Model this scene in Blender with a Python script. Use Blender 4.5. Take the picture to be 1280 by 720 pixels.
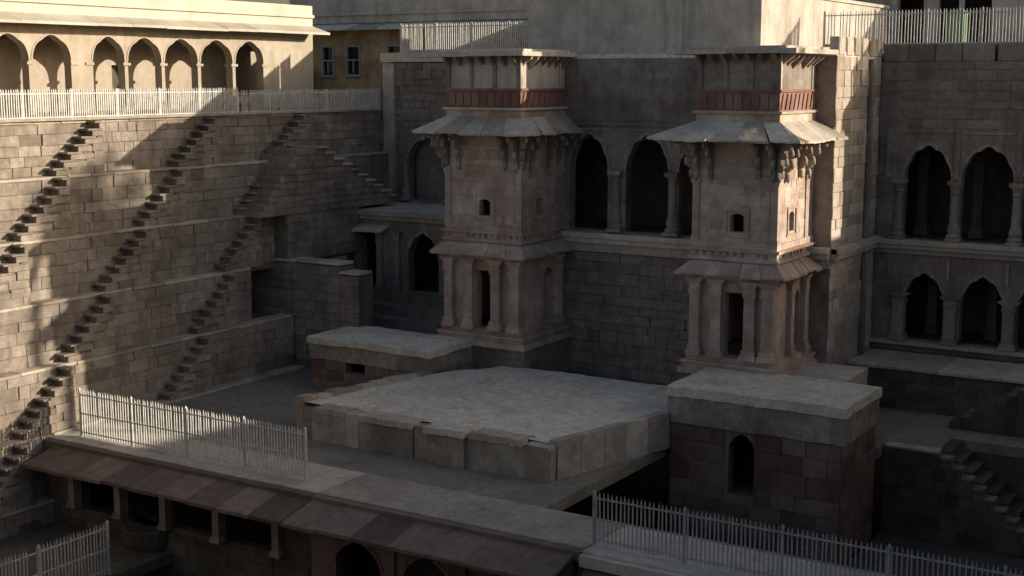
import bpy, math, random
from mathutils import Vector, Matrix, noise
random.seed(11)
for o in list(bpy.data.objects): bpy.data.objects.remove(o)
scene = bpy.context.scene
COL = scene.collection
RAD = math.radians

# ------------------------------------------------------------------ camera
cam_d = bpy.data.cameras.new('camera'); cam = bpy.data.objects.new('camera', cam_d); COL.objects.link(cam)
cam_d.sensor_width = 36; cam_d.lens = 36*1700/1280; cam_d.clip_end = 2000
cam.location = (0, 0, 1.7); cam.rotation_euler = (RAD(90-8.761), 0, RAD(32.124))
scene.camera = cam
# ------------------------------------------------------------------ sky, sun, exposure
SUN_AZ, SUN_EL = 28.4, 15.0        # degrees from +X towards +Y, elevation
w = bpy.data.worlds.new('World'); scene.world = w; w.use_nodes = True
nt = w.node_tree; bg = nt.nodes['Background']
sk = nt.nodes.new('ShaderNodeTexSky'); sk.sky_type = 'NISHITA'; sk.sun_disc = False
sk.sun_elevation = RAD(SUN_EL); sk.sun_rotation = RAD(90-SUN_AZ)
sk.air_density = 1.0; sk.dust_density = 3.0; sk.ozone_density = 0.4
nt.links.new(sk.outputs['Color'], bg.inputs['Color']); bg.inputs['Strength'].default_value = 0.094
sd = bpy.data.lights.new('sun', 'SUN'); sun = bpy.data.objects.new('sun', sd); COL.objects.link(sun)
sd.energy = 5.0; sd.angle = RAD(0.5); sd.color = (1.0, 0.87, 0.68)
sdir = Vector((math.cos(RAD(SUN_AZ))*math.cos(RAD(SUN_EL)), math.sin(RAD(SUN_AZ))*math.cos(RAD(SUN_EL)), math.sin(RAD(SUN_EL))))
sun.rotation_euler = sdir.to_track_quat('Z', 'Y').to_euler()
sun.location = (30, 60, 40)
scene.view_settings.view_transform = 'Standard'; scene.view_settings.look = 'None'
scene.view_settings.exposure = 0.32; scene.view_settings.gamma = 1.0
scene.render.engine = 'CYCLES'

# ------------------------------------------------------------------ materials
def stone(name, base, var=0.25, stain=(0.35, 0.33, 0.30), stain_amt=0.5, bump=0.5, rough=0.9, streak=0.5, tint=None, tint_amt=0.0, piece=0.35, crack=0.0):
    m = bpy.data.materials.new(name); m.use_nodes = True
    t = m.node_tree; N = t.nodes; L = t.links
    bs = N['Principled BSDF']; bs.inputs['Roughness'].default_value = rough
    bs.inputs['Specular IOR Level'].default_value = 0.15
    geo = N.new('ShaderNodeNewGeometry'); oi = N.new('ShaderNodeObjectInfo')
    def nz(scale, det, mp=None, off=0.0):
        n = N.new('ShaderNodeTexNoise'); n.inputs['Scale'].default_value = scale; n.inputs['Detail'].default_value = det
        n.inputs['Roughness'].default_value = 0.62
        v = N.new('ShaderNodeMapping'); L.new(geo.outputs['Position'], v.inputs['Vector'])
        v.inputs['Location'].default_value = (off, off*1.7, off*0.6)
        if mp: v.inputs['Scale'].default_value = mp
        L.new(v.outputs['Vector'], n.inputs['Vector'])
        return n.outputs['Fac']
    def ramp(f, a, b, v0=0.0, v1=1.0):
        r = N.new('ShaderNodeMapRange'); r.inputs['From Min'].default_value = a; r.inputs['From Max'].default_value = b
        r.inputs['To Min'].default_value = v0; r.inputs['To Max'].default_value = v1
        L.new(f, r.inputs['Value']); return r.outputs['Result']
    def mix(fac, a, b, mode='MIX'):
        x = N.new('ShaderNodeMix'); x.data_type = 'RGBA'; x.blend_type = mode
        if isinstance(fac, float): x.inputs['Factor'].default_value = fac
        else: L.new(fac, x.inputs['Factor'])
        for s, k in ((a, 'A'), (b, 'B')):
            sock = [i for i in x.inputs if i.name == k and i.type == 'RGBA'][0]
            if isinstance(s, tuple): sock.default_value = (*s, 1)
            else: L.new(s, sock)
        return [o for o in x.outputs if o.type == 'RGBA'][0]
    def mul(a, k):
        x = N.new('ShaderNodeMath'); x.operation = 'MULTIPLY'; L.new(a, x.inputs[0])
        if isinstance(k, float): x.inputs[1].default_value = k
        else: L.new(k, x.inputs[1])
        return x.outputs[0]
    lo = tuple(c*(1-var) for c in base); hi = tuple(min(1, c*(1+var*0.8)) for c in base)
    col = mix(ramp(nz(3.0, 5), 0.3, 0.7), lo, hi)
    st = tuple(b*s for b, s in zip(base, stain))
    col = mix(mul(ramp(nz(0.55, 6, off=7.3), 0.46, 0.66), stain_amt), col, st)
    if streak > 0:
        col = mix(mul(ramp(nz(1.6, 5, (1, 1, 0.10), 3.1), 0.48, 0.72), streak), col, st)
    if tint:
        col = mix(mul(ramp(nz(0.8, 4, off=13.7), 0.42, 0.60), tint_amt), col, tint)
    # fine grain speckle
    col = mix(ramp(nz(26.0, 3), 0.3, 0.7, 0.0, 0.35), col, tuple(c*0.55 for c in base))
    if crack > 0:
        vo = N.new('ShaderNodeTexVoronoi'); vo.feature = 'DISTANCE_TO_EDGE'; vo.inputs['Scale'].default_value = 0.75
        wp = N.new('ShaderNodeMix'); wp.data_type = 'VECTOR'; wp.inputs['Factor'].default_value = 0.12
        nn = N.new('ShaderNodeTexNoise'); nn.inputs['Scale'].default_value = 2.2; nn.inputs['Detail'].default_value = 6
        L.new(geo.outputs['Position'], nn.inputs['Vector'])
        sc_ = N.new('ShaderNodeVectorMath'); sc_.operation = 'SCALE'; sc_.inputs['Scale'].default_value = 1.6; L.new(nn.outputs['Color'], sc_.inputs[0])
        ad_ = N.new('ShaderNodeVectorMath'); ad_.operation = 'ADD'; L.new(sc_.outputs[0], ad_.inputs[0]); L.new(geo.outputs['Position'], ad_.inputs[1])
        N.remove(wp); L.new(ad_.outputs[0], vo.inputs['Vector'])
        ck = mul(ramp(vo.outputs['Distance'], 0.0, 0.03, 1.0, 0.0), ramp(nz(0.7, 3, off=21.0), 0.42, 0.6))
        col = mix(mul(ck, crack), col, tuple(c*0.25 for c in base))
        col = mix(mul(ramp(nz(9.0, 4, off=31.0), 0.60, 0.68), 0.55), col, tuple(c*0.45 for c in base))
    # tone of each separate piece
    ad = N.new('ShaderNodeMath'); ad.operation = 'ADD'; L.new(oi.outputs['Random'], ad.inputs[0]); L.new(geo.outputs['Random Per Island'], ad.inputs[1])
    fr = N.new('ShaderNodeMath'); fr.operation = 'FRACT'; L.new(ad.outputs[0], fr.inputs[0])
    tone = ramp(fr.outputs[0], 0, 1, 1-piece, 1+piece*0.55)
    hs = N.new('ShaderNodeHueSaturation'); L.new(col, hs.inputs['Color']); L.new(tone, hs.inputs['Value'])
    L.new(ramp(fr.outputs[0], 0, 1, 1.1, 0.9), hs.inputs['Saturation'])
    L.new(hs.outputs['Color'], bs.inputs['Base Color'])
    if bump > 0:
        b1 = N.new('ShaderNodeBump'); b1.inputs['Strength'].default_value = bump; b1.inputs['Distance'].default_value = 0.05
        h = N.new('ShaderNodeMath'); h.operation = 'ADD'; L.new(nz(5.0, 8), h.inputs[0]); L.new(mul(nz(1.3, 4), 1.2), h.inputs[1])
        L.new(h.outputs[0], b1.inputs['Height']); L.new(b1.outputs['Normal'], bs.inputs['Normal'])
    return m
def plain(name, c, rough=0.6, metal=0.0):
    m = bpy.data.materials.new(name); m.use_nodes = True; t = m.node_tree
    b = t.nodes['Principled BSDF']; b.inputs['Roughness'].default_value = rough; b.inputs['Metallic'].default_value = metal
    n = t.nodes.new('ShaderNodeTexNoise'); n.inputs['Scale'].default_value = 4; n.inputs['Detail'].default_value = 5
    g = t.nodes.new('ShaderNodeNewGeometry'); t.links.new(g.outputs['Position'], n.inputs['Vector'])
    r = t.nodes.new('ShaderNodeValToRGB'); r.color_ramp.elements[0].position = 0.35; r.color_ramp.elements[1].position = 0.65
    r.color_ramp.elements[0].color = (*[x*0.72 for x in c], 1); r.color_ramp.elements[1].color = (*c, 1)
    t.links.new(n.outputs['Fac'], r.inputs['Fac']); t.links.new(r.outputs['Color'], b.inputs['Base Color'])
    return m
M = {}
M['sand'] = stone('sandstone_blocks', (0.355, 0.300, 0.255), 0.3, (0.42, 0.43, 0.44), 0.75, 0.9, piece=0.2, streak=0.6)
M['mortar'] = stone('dark_mortar', (0.229, 0.191, 0.160), 0.3, piece=0.1)
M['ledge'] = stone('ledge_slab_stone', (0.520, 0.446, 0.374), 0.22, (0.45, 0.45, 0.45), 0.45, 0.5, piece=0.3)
M['facade'] = stone('weathered_facade', (0.320, 0.272, 0.244), 0.3, (0.40, 0.39, 0.38), 0.75, 0.5, streak=0.75, piece=0.12)
M['fblock'] = stone('facade_blocks', (0.307, 0.261, 0.233), 0.3, (0.4, 0.4, 0.4), 0.6, 0.8, streak=0.6, piece=0.19)
M['tower'] = stone('tower_stone', (0.594, 0.493, 0.427), 0.22, (0.45, 0.43, 0.42), 0.45, 0.4, streak=0.55, tint=(0.30, 0.18, 0.13), tint_amt=0.55, piece=0.15)
M['carve'] = stone('carved_stone', (0.387, 0.327, 0.290), 0.28, (0.4, 0.4, 0.4), 0.5, 0.6, piece=0.3)
M['redband'] = stone('red_painted_band', (0.260, 0.135, 0.112), 0.3, (0.6, 0.65, 0.7), 0.5, 0.4, piece=0.3, tint=(0.36, 0.25, 0.2), tint_amt=0.5)
M['redstone'] = stone('red_sandstone', (0.235, 0.150, 0.120), 0.3, (0.5, 0.5, 0.55), 0.6, 0.6, piece=0.35, tint=(0.24, 0.19, 0.155), tint_amt=0.7)
M['slab'] = stone('grey_stone_slab', (0.588, 0.530, 0.462), 0.22, (0.45, 0.45, 0.46), 0.55, 0.6, piece=0.3, crack=0.5, streak=0.0)
M['roofcem'] = stone('lime_roof_surface', (0.763, 0.700, 0.594), 0.25, (0.48, 0.48, 0.48), 0.45, 0.8, crack=0.7, streak=0.0, piece=0.12)
M['plaster'] = stone('grey_lime_plaster', (0.570, 0.520, 0.470), 0.15, (0.5, 0.49, 0.48), 0.7, 0.3, streak=0.8, piece=0.05)
M['cream'] = stone('cream_plaster', (0.500, 0.438, 0.366), 0.14, (0.6, 0.56, 0.5), 0.4, 0.2, streak=0.35, piece=0.08)
M['eave'] = stone('pale_eave_plaster', (0.580, 0.535, 0.450), 0.12, (0.6, 0.58, 0.54), 0.4, 0.2, streak=0.0, piece=0.12)
M['yellow'] = stone('faded_yellow_paint', (0.62, 0.48, 0.26), 0.2, (0.6, 0.5, 0.55), 0.6, 0.2, tint=(0.27, 0.16, 0.14), tint_amt=0.8, piece=0.05)
M['floor'] = stone('paving', (0.288, 0.258, 0.216), 0.25, (0.5, 0.5, 0.5), 0.6, 0.7, crack=0.6, streak=0.0, piece=0.2)
M['ground'] = stone('dusty_ground', (0.34, 0.28, 0.20), 0.2, (0.6, 0.6, 0.6), 0.5, 0.5, streak=0.0, piece=0.0)
M['brown'] = stone('brown_eave_slab', (0.215, 0.165, 0.140), 0.25, (0.5, 0.5, 0.52), 0.5, 0.5, streak=0.0, piece=0.4)
M['damp'] = stone('shade_dark_stone', (0.15, 0.132, 0.108), 0.3, (0.45, 0.47, 0.45), 0.6, 0.8, piece=0.3)  # shade of deep courts and galleries put into the stone colour; reused as bark
M['oldplaster'] = stone('flaking_plaster', (0.43, 0.385, 0.315), 0.3, (0.36, 0.36, 0.36), 0.9, 1.0, streak=0.7, piece=0.05, tint=(0.22,0.15,0.12), tint_amt=0.35)
M['dark'] = stone('dark_interior_wall', (0.13, 0.115, 0.10), 0.3, bump=0.3, piece=0.1)  # one dark tone for rooms and interiors
M['fence'] = plain('pale_grey_fence_paint', (0.60, 0.60, 0.58), 0.45)
M['fencedark'] = plain('weathered_fence_paint', (0.44, 0.44, 0.44), 0.5)
M['frame'] = plain('blue_grey_window_frame', (0.36, 0.38, 0.42), 0.5)
M['pane'] = plain('dark_window_pane', (0.035, 0.038, 0.045), 0.15)
M['leaf'] = plain('leaf_green', (0.07,0.11,0.04), 0.6)
M['green'] = plain('green_painted_metal', (0.08, 0.17, 0.09), 0.6)
M['pink'] = plain('pinkish_bench_stone', (0.50, 0.36, 0.30), 0.8)
wm = bpy.data.materials.new('well_water'); wm.use_nodes = True
wb = wm.node_tree.nodes['Principled BSDF']; wb.inputs['Base Color'].default_value = (0.025, 0.04, 0.02, 1); wb.inputs['Roughness'].default_value = 0.12
M['water'] = wm

# ------------------------------------------------------------------ helpers
def link(o, parent=None):
    COL.objects.link(o)
    if parent:
        o.parent = parent
        o.matrix_parent_inverse = Matrix.Translation(-WORLD[parent.name])
    return o
WORLD = {}
def tag(o, label, cat, group=None):
    o['label'] = label; o['category'] = cat
    if group: o['group'] = group
def thing(name, loc, label, cat, group=None):
    o = bpy.data.objects.new(name, None); o.location = loc; o.empty_display_size = 0.3
    COL.objects.link(o); WORLD[o.name] = Vector(loc); tag(o, label, cat, group); return o
class MB:
    def __init__(s): s.v = []; s.f = []
    def add(s, vs, fs):
        n = len(s.v); s.v += [tuple(p) for p in vs]; s.f += [tuple(n+i for i in q) for q in fs]
    def quad(s, *p): s.add(p, [tuple(range(len(p)))])
    def box(s, x0, x1, y0, y1, z0, z1):
        s.add([(x0,y0,z0),(x1,y0,z0),(x1,y1,z0),(x0,y1,z0),(x0,y0,z1),(x1,y0,z1),(x1,y1,z1),(x0,y1,z1)],
              [(3,2,1,0),(4,5,6,7),(0,1,5,4),(1,2,6,5),(2,3,7,6),(3,0,4,7)])
    def hexa(s, p):   # 4 bottom + 4 top, any shape
        s.add(p, [(3,2,1,0),(4,5,6,7),(0,1,5,4),(1,2,6,5),(2,3,7,6),(3,0,4,7)])
    def frustum(s, a, z0, b, z1):   # a,b = (x0,x1,y0,y1)
        s.hexa([(a[0],a[2],z0),(a[1],a[2],z0),(a[1],a[3],z0),(a[0],a[3],z0),(b[0],b[2],z1),(b[1],b[2],z1),(b[1],b[3],z1),(b[0],b[3],z1)])
    def prism(s, poly, z0, z1):
        n = len(poly)
        s.add([(x,y,z0) for x,y in poly]+[(x,y,z1) for x,y in poly],
              [tuple(reversed(range(n))), tuple(range(n,2*n))]+[(i,(i+1)%n,n+(i+1)%n,n+i) for i in range(n)])
    def extrude(s, pts, d):   # planar 3D polygon swept by vector d
        n = len(pts); d = Vector(d); P = [Vector(p) for p in pts]
        s.add([tuple(p) for p in P]+[tuple(p+d) for p in P],
              [tuple(reversed(range(n))), tuple(range(n,2*n))]+[(i,(i+1)%n,n+(i+1)%n,n+i) for i in range(n)])
    def lathe(s, cx, cy, prof, seg=12, sq=False):   # prof: (r,z)
        n0 = len(s.v); k = len(prof)
        for r, z in prof:
            for i in range(seg):
                a = 2*math.pi*(i+0.5)/seg
                rr = r if not sq else r/max(abs(math.cos(a)), abs(math.sin(a)))
                s.v.append((cx+rr*math.cos(a), cy+rr*math.sin(a), z))
        for j in range(k-1):
            for i in range(seg):
                s.f.append((n0+j*seg+i, n0+j*seg+(i+1)%seg, n0+(j+1)*seg+(i+1)%seg, n0+(j+1)*seg+i))
        s.f.append(tuple(n0+(k-1)*seg+i for i in range(seg))); s.f.append(tuple(n0+i for i in reversed(range(seg))))
    def bar(s, a, b, r):
        a = Vector(a); b = Vector(b); d = (b-a).normalized()
        u = d.cross(Vector((0,0,1)));  u = Vector((1,0,0)) if u.length < 1e-3 else u.normalized()
        v = d.cross(u).normalized()
        s.hexa([tuple(p+u*i*r+v*j*r) for p in (a,b) for i,j in ((-1,-1),(1,-1),(1,1),(-1,1))])
    def grid(s, o, du, dv, nu, nv, amp, freq=0.9, edge=True):
        o = Vector(o); du = Vector(du); dv = Vector(dv); n0 = len(s.v)
        for j in range(nv+1):
            for i in range(nu+1):
                p = o+du*(i/nu)+dv*(j/nv)
                s.v.append(tuple(p+noise.noise_vector(p*freq)*amp+noise.noise_vector(p*freq*4.1)*amp*0.45))
        for j in range(nv):
            for i in range(nu):
                a = n0+j*(nu+1)+i; s.f.append((a, a+1, a+nu+2, a+nu+1))
    def rough_box(s, x0, x1, y0, y1, z0, z1, amp=0.05, st=0.4):
        nx = max(2, int((x1-x0)/st)); ny = max(2, int((y1-y0)/st)); nz = max(2, int((z1-z0)/st))
        X = (x1-x0,0,0); Y = (0,y1-y0,0); Z = (0,0,z1-z0)
        s.grid((x0,y0,z1), X, Y, nx, ny, amp); s.grid((x0,y0,z0), X, Z, nx, nz, amp); s.grid((x0,y1,z0), X, Z, nx, nz, amp)
        s.grid((x0,y0,z0), Y, Z, ny, nz, amp); s.grid((x1,y0,z0), Y, Z, ny, nz, amp)
    def build(s, name, mat, parent=None, smooth=False):
        c = Vector((0,0,0))
        xs = [p[0] for p in s.v]; ys = [p[1] for p in s.v]; zs = [p[2] for p in s.v]
        c = Vector(((min(xs)+max(xs))/2, (min(ys)+max(ys))/2, min(zs)))
        me = bpy.data.meshes.new(name); me.from_pydata([tuple(Vector(p)-c) for p in s.v], [], s.f); me.update()
        me.materials.append(M[mat] if isinstance(mat, str) else mat)
        if smooth:
            for p in me.polygons: p.use_smooth = True
        o = bpy.data.objects.new(name, me); o.location = c
        link(o, parent); WORLD[o.name] = c
        return o
def part(name, mat, parent, fn, *a, smooth=False, **k):
    b = MB(); getattr(b, fn)(*a, **k); return b.build(name, mat, parent, smooth)
def struct(o): o['kind'] = 'structure'; return o

# shared pieces: stone with chamfered front, origin at its lower left front corner, front looks to -y
_cache = {}
def piece_mesh(kind, L, D, H, mat, ch=0.03, var=0):
    key = (kind, round(L,3), round(D,3), round(H,3), mat, var)
    if key in _cache: return _cache[key]
    rg = random.Random(str(key)); j = lambda: rg.uniform(-0.016, 0.016)
    c = min(ch, 0.2*H, 0.2*L)
    v = [(0,D,0),(L,D,0),(L,D,H),(0,D,H), (0,c,0),(L,c,0),(L,c,H),(0,c,H)]
    v += [(c+j(),j()*0.6,c+j()),(L-c+j(),j()*0.6,c+j()),(L-c+j(),j()*0.6,H-c+j()),(c+j(),j()*0.6,H-c+j())]
    f = [(0,3,2,1)]+[(i,(i+1)%4,4+(i+1)%4,4+i) for i in range(4)]+[(4+i,4+(i+1)%4,8+(i+1)%4,8+i) for i in range(4)]+[(8,9,10,11)]
    me = bpy.data.meshes.new(kind); me.from_pydata(v, [], f); me.update(); me.materials.append(M[mat])
    _cache[key] = me; return me
def piece(kind, me, loc, rz, parent, scale=None, tilt=None):
    o = bpy.data.objects.new(kind, me); o.location = loc; o.rotation_euler = (tilt[0] if tilt else 0, tilt[1] if tilt else 0, rz)
    if scale: o.scale = scale
    return link(o, parent)
def masonry(parent, facing, plane, u0, u1, z0, z1, course=0.46, lens=(0.8,1.0,1.2,1.4), mat='fblock', avoid=(), seed=0, proud=0.035, kind='stone_block', miss=0.0):
    rg = random.Random(seed*77+5)
    n = max(1, round((z1-z0)/course)); hs = [rg.uniform(0.75,1.25) for _ in range(n)]
    k = (z1-z0)/sum(hs); hs = [h*k for h in hs]; z = z0
    for h in hs:
        hq = round(h/0.04)*0.04 or 0.04
        spans = [(u0, u1)]
        for (a, b, za, zb) in avoid:
            if z+h > za+0.02 and z < zb-0.02:
                ns = []
                for (p, q) in spans:
                    if b <= p or a >= q: ns.append((p, q)); continue
                    if a > p: ns.append((p, a))
                    if b < q: ns.append((b, q))
                spans = ns
        for (p, q) in spans:
            u = p
            while u < q-0.04:
                L = rg.choice(lens)*(0.6 if u == p and rg.random() < 0.5 else 1)
                if q-(u+L) < 0.35: L = q-u
                Lq = max(0.2, round(L/0.1)*0.1)
                me = piece_mesh(kind, Lq, 0.14, hq, mat, 0.02, rg.randrange(3))
                pr = proud*rg.uniform(0.2, 2.0)
                if rg.random() >= miss:
                    sc = ((L-0.012)/Lq, 1, (h-0.011)/hq)
                    if facing == '-Y': piece(kind, me, (u, plane-pr, z), rg.uniform(-0.008,0.008), parent, sc)
                    else: piece(kind, me, (plane+pr, u, z), math.pi/2+rg.uniform(-0.008,0.008), parent, sc)
                u += L
        z += h
# arched walls
def arch_h(kind, s):
    s = min(1, abs(s))
    if kind == 'flat': return 1.0
    th = math.acos(s); r = math.sin(th)
    if kind == 'round': return r
    if kind == 'point': return 0.72*r+0.28*(1-s)
    if kind == 'cusp2': return max(0.0, 0.97*r+0.03*(1-s)**2 - 0.07*(1-abs(math.sin(3*th))))
    if kind == 'ogee': return 0.92*r+0.08*(1-s)**2
    if kind == 'cusp': return max(0.0, 0.93*r+0.07*(1-s)**1.6 - 0.085*(1-abs(math.sin(5*th)))*(1-0.2*r))
    return r
def P3(facing, plane, u, d, z): return (u, plane+d, z) if facing == '-Y' else (plane-d, u, z)
def arched_wall(b, facing, plane, th, u0, u1, z0, z1, ops):
    ops = sorted(ops); W = lambda u,d,z: P3(facing, plane, u, d, z)
    def col(ua, ub, za, zb, zc, zd):      # front+back faces between heights (za->zb at bottom, zc->zd at top)
        for d in (0, th): b.quad(W(ua,d,za), W(ub,d,zb), W(ub,d,zd), W(ua,d,zc))
    u = u0
    for (ua, ub, zs, zp, zt, kind) in ops:
        if ua > u: col(u, ua, z0, z0, z1, z1)
        if zs > z0+1e-4:
            col(ua, ub, z0, z0, zs, zs); b.quad(W(ua,0,zs), W(ub,0,zs), W(ub,th,zs), W(ua,th,zs))
        n = 1 if kind == 'flat' else 40; mid = (ua+ub)/2; hw = (ub-ua)/2
        pts = [(ua+(ub-ua)*(0.5-0.5*math.cos(math.pi*i/n)) if n > 1 else ua+(ub-ua)*i) for i in range(n+1)]
        hz = [zp+(zt-zp)*arch_h(kind, (p-mid)/hw) for p in pts]
        for i in range(n):
            col(pts[i], pts[i+1], hz[i], hz[i+1], z1, z1)
            b.quad(W(pts[i],0,hz[i]), W(pts[i+1],0,hz[i+1]), W(pts[i+1],th,hz[i+1]), W(pts[i],th,hz[i]))
        for uu, hh in ((ua, hz[0]), (ub, hz[-1])): b.quad(W(uu,0,zs), W(uu,th,zs), W(uu,th,hh), W(uu,0,hh))
        u = ub
    if u < u1: col(u, u1, z0, z0, z1, z1)
    b.quad(W(u0,0,z1), W(u1,0,z1), W(u1,th,z1), W(u0,th,z1)); b.quad(W(u0,0,z0), W(u1,0,z0), W(u1,th,z0), W(u0,th,z0))
    for uu in (u0, u1): b.quad(W(uu,0,z0), W(uu,th,z0), W(uu,th,z1), W(uu,0,z1))
def awall(name, mat, parent, *a):
    b = MB(); arched_wall(b, *a); return b.build(name, mat, parent)
def room(name, mat, parent, facing, plane, depth, u0, u1, z0, z1, sides=True):
    b = MB(); W = lambda u,d,z: P3(facing, plane, u, d, z)
    b.quad(W(u0,depth,z0),W(u1,depth,z0),W(u1,depth,z1),W(u0,depth,z1)); b.quad(W(u0,0,z0),W(u1,0,z0),W(u1,depth,z0),W(u0,depth,z0))
    b.quad(W(u0,0,z1),W(u1,0,z1),W(u1,depth,z1),W(u0,depth,z1))
    if sides:
        for u in (u0,u1): b.quad(W(u,0,z0),W(u,depth,z0),W(u,depth,z1),W(u,0,z1))
    return b.build(name, mat, parent)
def arch_trim(parent, facing, plane, op, wd=0.12, pr=0.04, mat='carve'):
    ua, ub, zs, zp, zt, kind = op; b = MB(); mid = (ua+ub)/2; hw = (ub-ua)/2; n = 40
    W = lambda u,d,z: P3(facing, plane, u, d, z)
    pts = [(-math.cos(math.pi*i/n)) for i in range(n+1)]
    inn = [(mid+s*hw, zp+(zt-zp)*arch_h(kind, s)) for s in pts]
    out = [(mid+s*(hw+wd), zp+(zt-zp+wd)*(0.93*math.sqrt(max(0,1-s*s))+0.07*(1-abs(s))**1.6 if kind=='cusp' else arch_h(kind, s))) for s in pts]
    for i in range(n):
        a, c, d, e = inn[i], inn[i+1], out[i+1], out[i]
        b.quad(W(a[0],-pr,a[1]),W(c[0],-pr,c[1]),W(d[0],-pr,d[1]),W(e[0],-pr,e[1]))
        b.quad(W(e[0],-pr,e[1]),W(d[0],-pr,d[1]),W(d[0],0.05,d[1]),W(e[0],0.05,e[1]))
        b.quad(W(a[0],-pr,a[1]),W(c[0],-pr,c[1]),W(c[0],0.05,c[1]),W(a[0],0.05,a[1]))
    return b.build('arch_moulding', mat, parent)
def column(parent, x, y, z0, z1, r, mat='carve', square=False, name='column'):
    b = MB(); h = z1-z0
    if square:
        b.box(x-r*1.5,x+r*1.5,y-r*1.5,y+r*1.5,z0,z0+0.07*h); b.box(x-r*1.25,x+r*1.25,y-r*1.25,y+r*1.25,z0+0.07*h,z0+0.13*h)
        b.box(x-r,x+r,y-r,y+r,z0+0.13*h,z0+0.8*h); b.box(x-r*1.2,x+r*1.2,y-r*1.2,y+r*1.2,z0+0.8*h,z0+0.86*h)
        b.box(x-r*1.1,x+r*1.1,y-r*1.1,y+r*1.1,z0+0.86*h,z0+0.93*h); b.frustum((x-r*1.2,x+r*1.2,y-r*1.2,y+r*1.2),z0+0.93*h,(x-r*1.9,x+r*1.9,y-r*1.5,y+r*1.5),z1)
    else:
        b.box(x-r*1.7,x+r*1.7,y-r*1.7,y+r*1.7,z0,z0+0.05*h)
        b.lathe(x,y,[(r*1.6,z0+0.05*h),(r*1.7,z0+0.09*h),(r*1.25,z0+0.13*h),(r*1.45,z0+0.18*h),(r*1.3,z0+0.24*h),(r*1.0,z0+0.30*h),(r*0.82,z0+0.78*h),(r*1.1,z0+0.80*h),(r*0.9,z0+0.84*h),(r*1.35,z0+0.93*h)],12)
        b.box(x-r*1.5,x+r*1.5,y-r*1.5,y+r*1.5,z0+0.93*h,z1)
    return b.build(name, mat, parent)
def jag(poly, step=0.35, amt=0.08, seed=1):
    rg = random.Random(seed); out = []
    for i in range(len(poly)):
        a = Vector(poly[i]); c = Vector(poly[(i+1)%len(poly)]); n = max(1, int((c-a).length/step))
        nrm = Vector((-(c-a).y, (c-a).x)).normalized()
        for k in range(n):
            p = a+(c-a)*(k/n); 
            if k: p = p+nrm*rg.uniform(0, amt)
            out.append((p.x, p.y))
    return out
def chajja(parent, rect, ov, zi, zo, sides, nslab, mat='slab', th=0.08, jit=0.05, seed=3, name='eave_slab'):
    x0,x1,y0,y1 = rect; rg = random.Random(seed)
    oL, oR, oF = ov
    defs = {'F': ((x0,y0),(x1,y0),(x0-oL,y0-oF),(x1+oR,y0-oF)), 'R': ((x1,y0),(x1,y1),(x1+oR,y0-oF),(x1+oR,y1)), 'L': ((x0,y1),(x0,y0),(x0-oL,y1),(x0-oL,y0-oF))}
    for sd_ in sides:
        a, c, oa, oc = [Vector(p) for p in defs[sd_]]; n = nslab[sd_]; dzp = 0
        for i in range(n):
            t0, t1 = i/n+0.002, (i+1)/n-0.002
            i0, i1 = a.lerp(c,t0), a.lerp(c,t1); j0 = rg.uniform(-jit,jit); 
            q0, q1 = oa.lerp(oc,t0), oa.lerp(oc,t1)
            d = ((oa+oc)/2-(a+c)/2).normalized(); q0 = q0+d*(j0+rg.uniform(-jit,jit)*0.5); q1 = q1+d*(j0+rg.uniform(-jit,jit)*0.5)
            dz = rg.uniform(-0.03,0.03); e0 = rg.uniform(-0.025,0.025)
            m_ = 5; top = []; bot = []
            for q in range(m_+1):
                p = q0.lerp(q1, q/m_)-d*rg.uniform(0, jit*0.9); zz = zo+dz+e0*(2*q/m_-1)+rg.uniform(-0.012,0.012)
                top.append((p.x,p.y,zz)); bot.append((p.x,p.y,zz-th*rg.uniform(0.75,1.05)))
            b = MB(); V = [(i0.x,i0.y,zi+dz),(i1.x,i1.y,zi+dz)]+top[::-1]+[(i0.x,i0.y,zi-th+dz),(i1.x,i1.y,zi-th+dz)]+bot[::-1]
            k_ = m_+3; b.add(V, [tuple(range(k_)), tuple(reversed(range(k_,2*k_)))]+[(r_,(r_+1)%k_,k_+(r_+1)%k_,k_+r_) for r_ in range(k_)])
            b.build(name, mat, parent)
def bracket(parent, x, y, ztop, ang, out, drop, wd=0.15, mat='carve'):
    prof = [(0,-1.0),(0.10,-1.02),(0.22,-0.93),(0.20,-0.84),(0.14,-0.80),(0.30,-0.74),(0.42,-0.60),(0.38,-0.50),(0.30,-0.47),(0.50,-0.43),(0.66,-0.30),(0.62,-0.20),(0.55,-0.17),(0.80,-0.14),(1.0,-0.04),(1.0,0),(0,0)]
    dx, dy = math.cos(ang), math.sin(ang); b = MB()
    pts = [(x+dx*o*out+dy*wd/2, y+dy*o*out-dx*wd/2, ztop+z*drop) for o, z in prof]
    b.extrude(pts, (-dy*wd, dx*wd, 0))
    for o, z, r in ((0.98,-0.16,0.09),(0.62,-0.36,0.085),(0.36,-0.64,0.08),(0.16,-0.98,0.075)):
        cx, cy, cz = x+dx*o*out, y+dy*o*out, ztop+z*drop
        b.lathe(cx, cy, [(0.01,cz-r*1.5),(r*0.8,cz-r*0.8),(r,cz),(r*0.7,cz+r*0.8),(r*0.3,cz+r*1.2)], 8)
    return b.build('carved_bracket', mat, parent)
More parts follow.
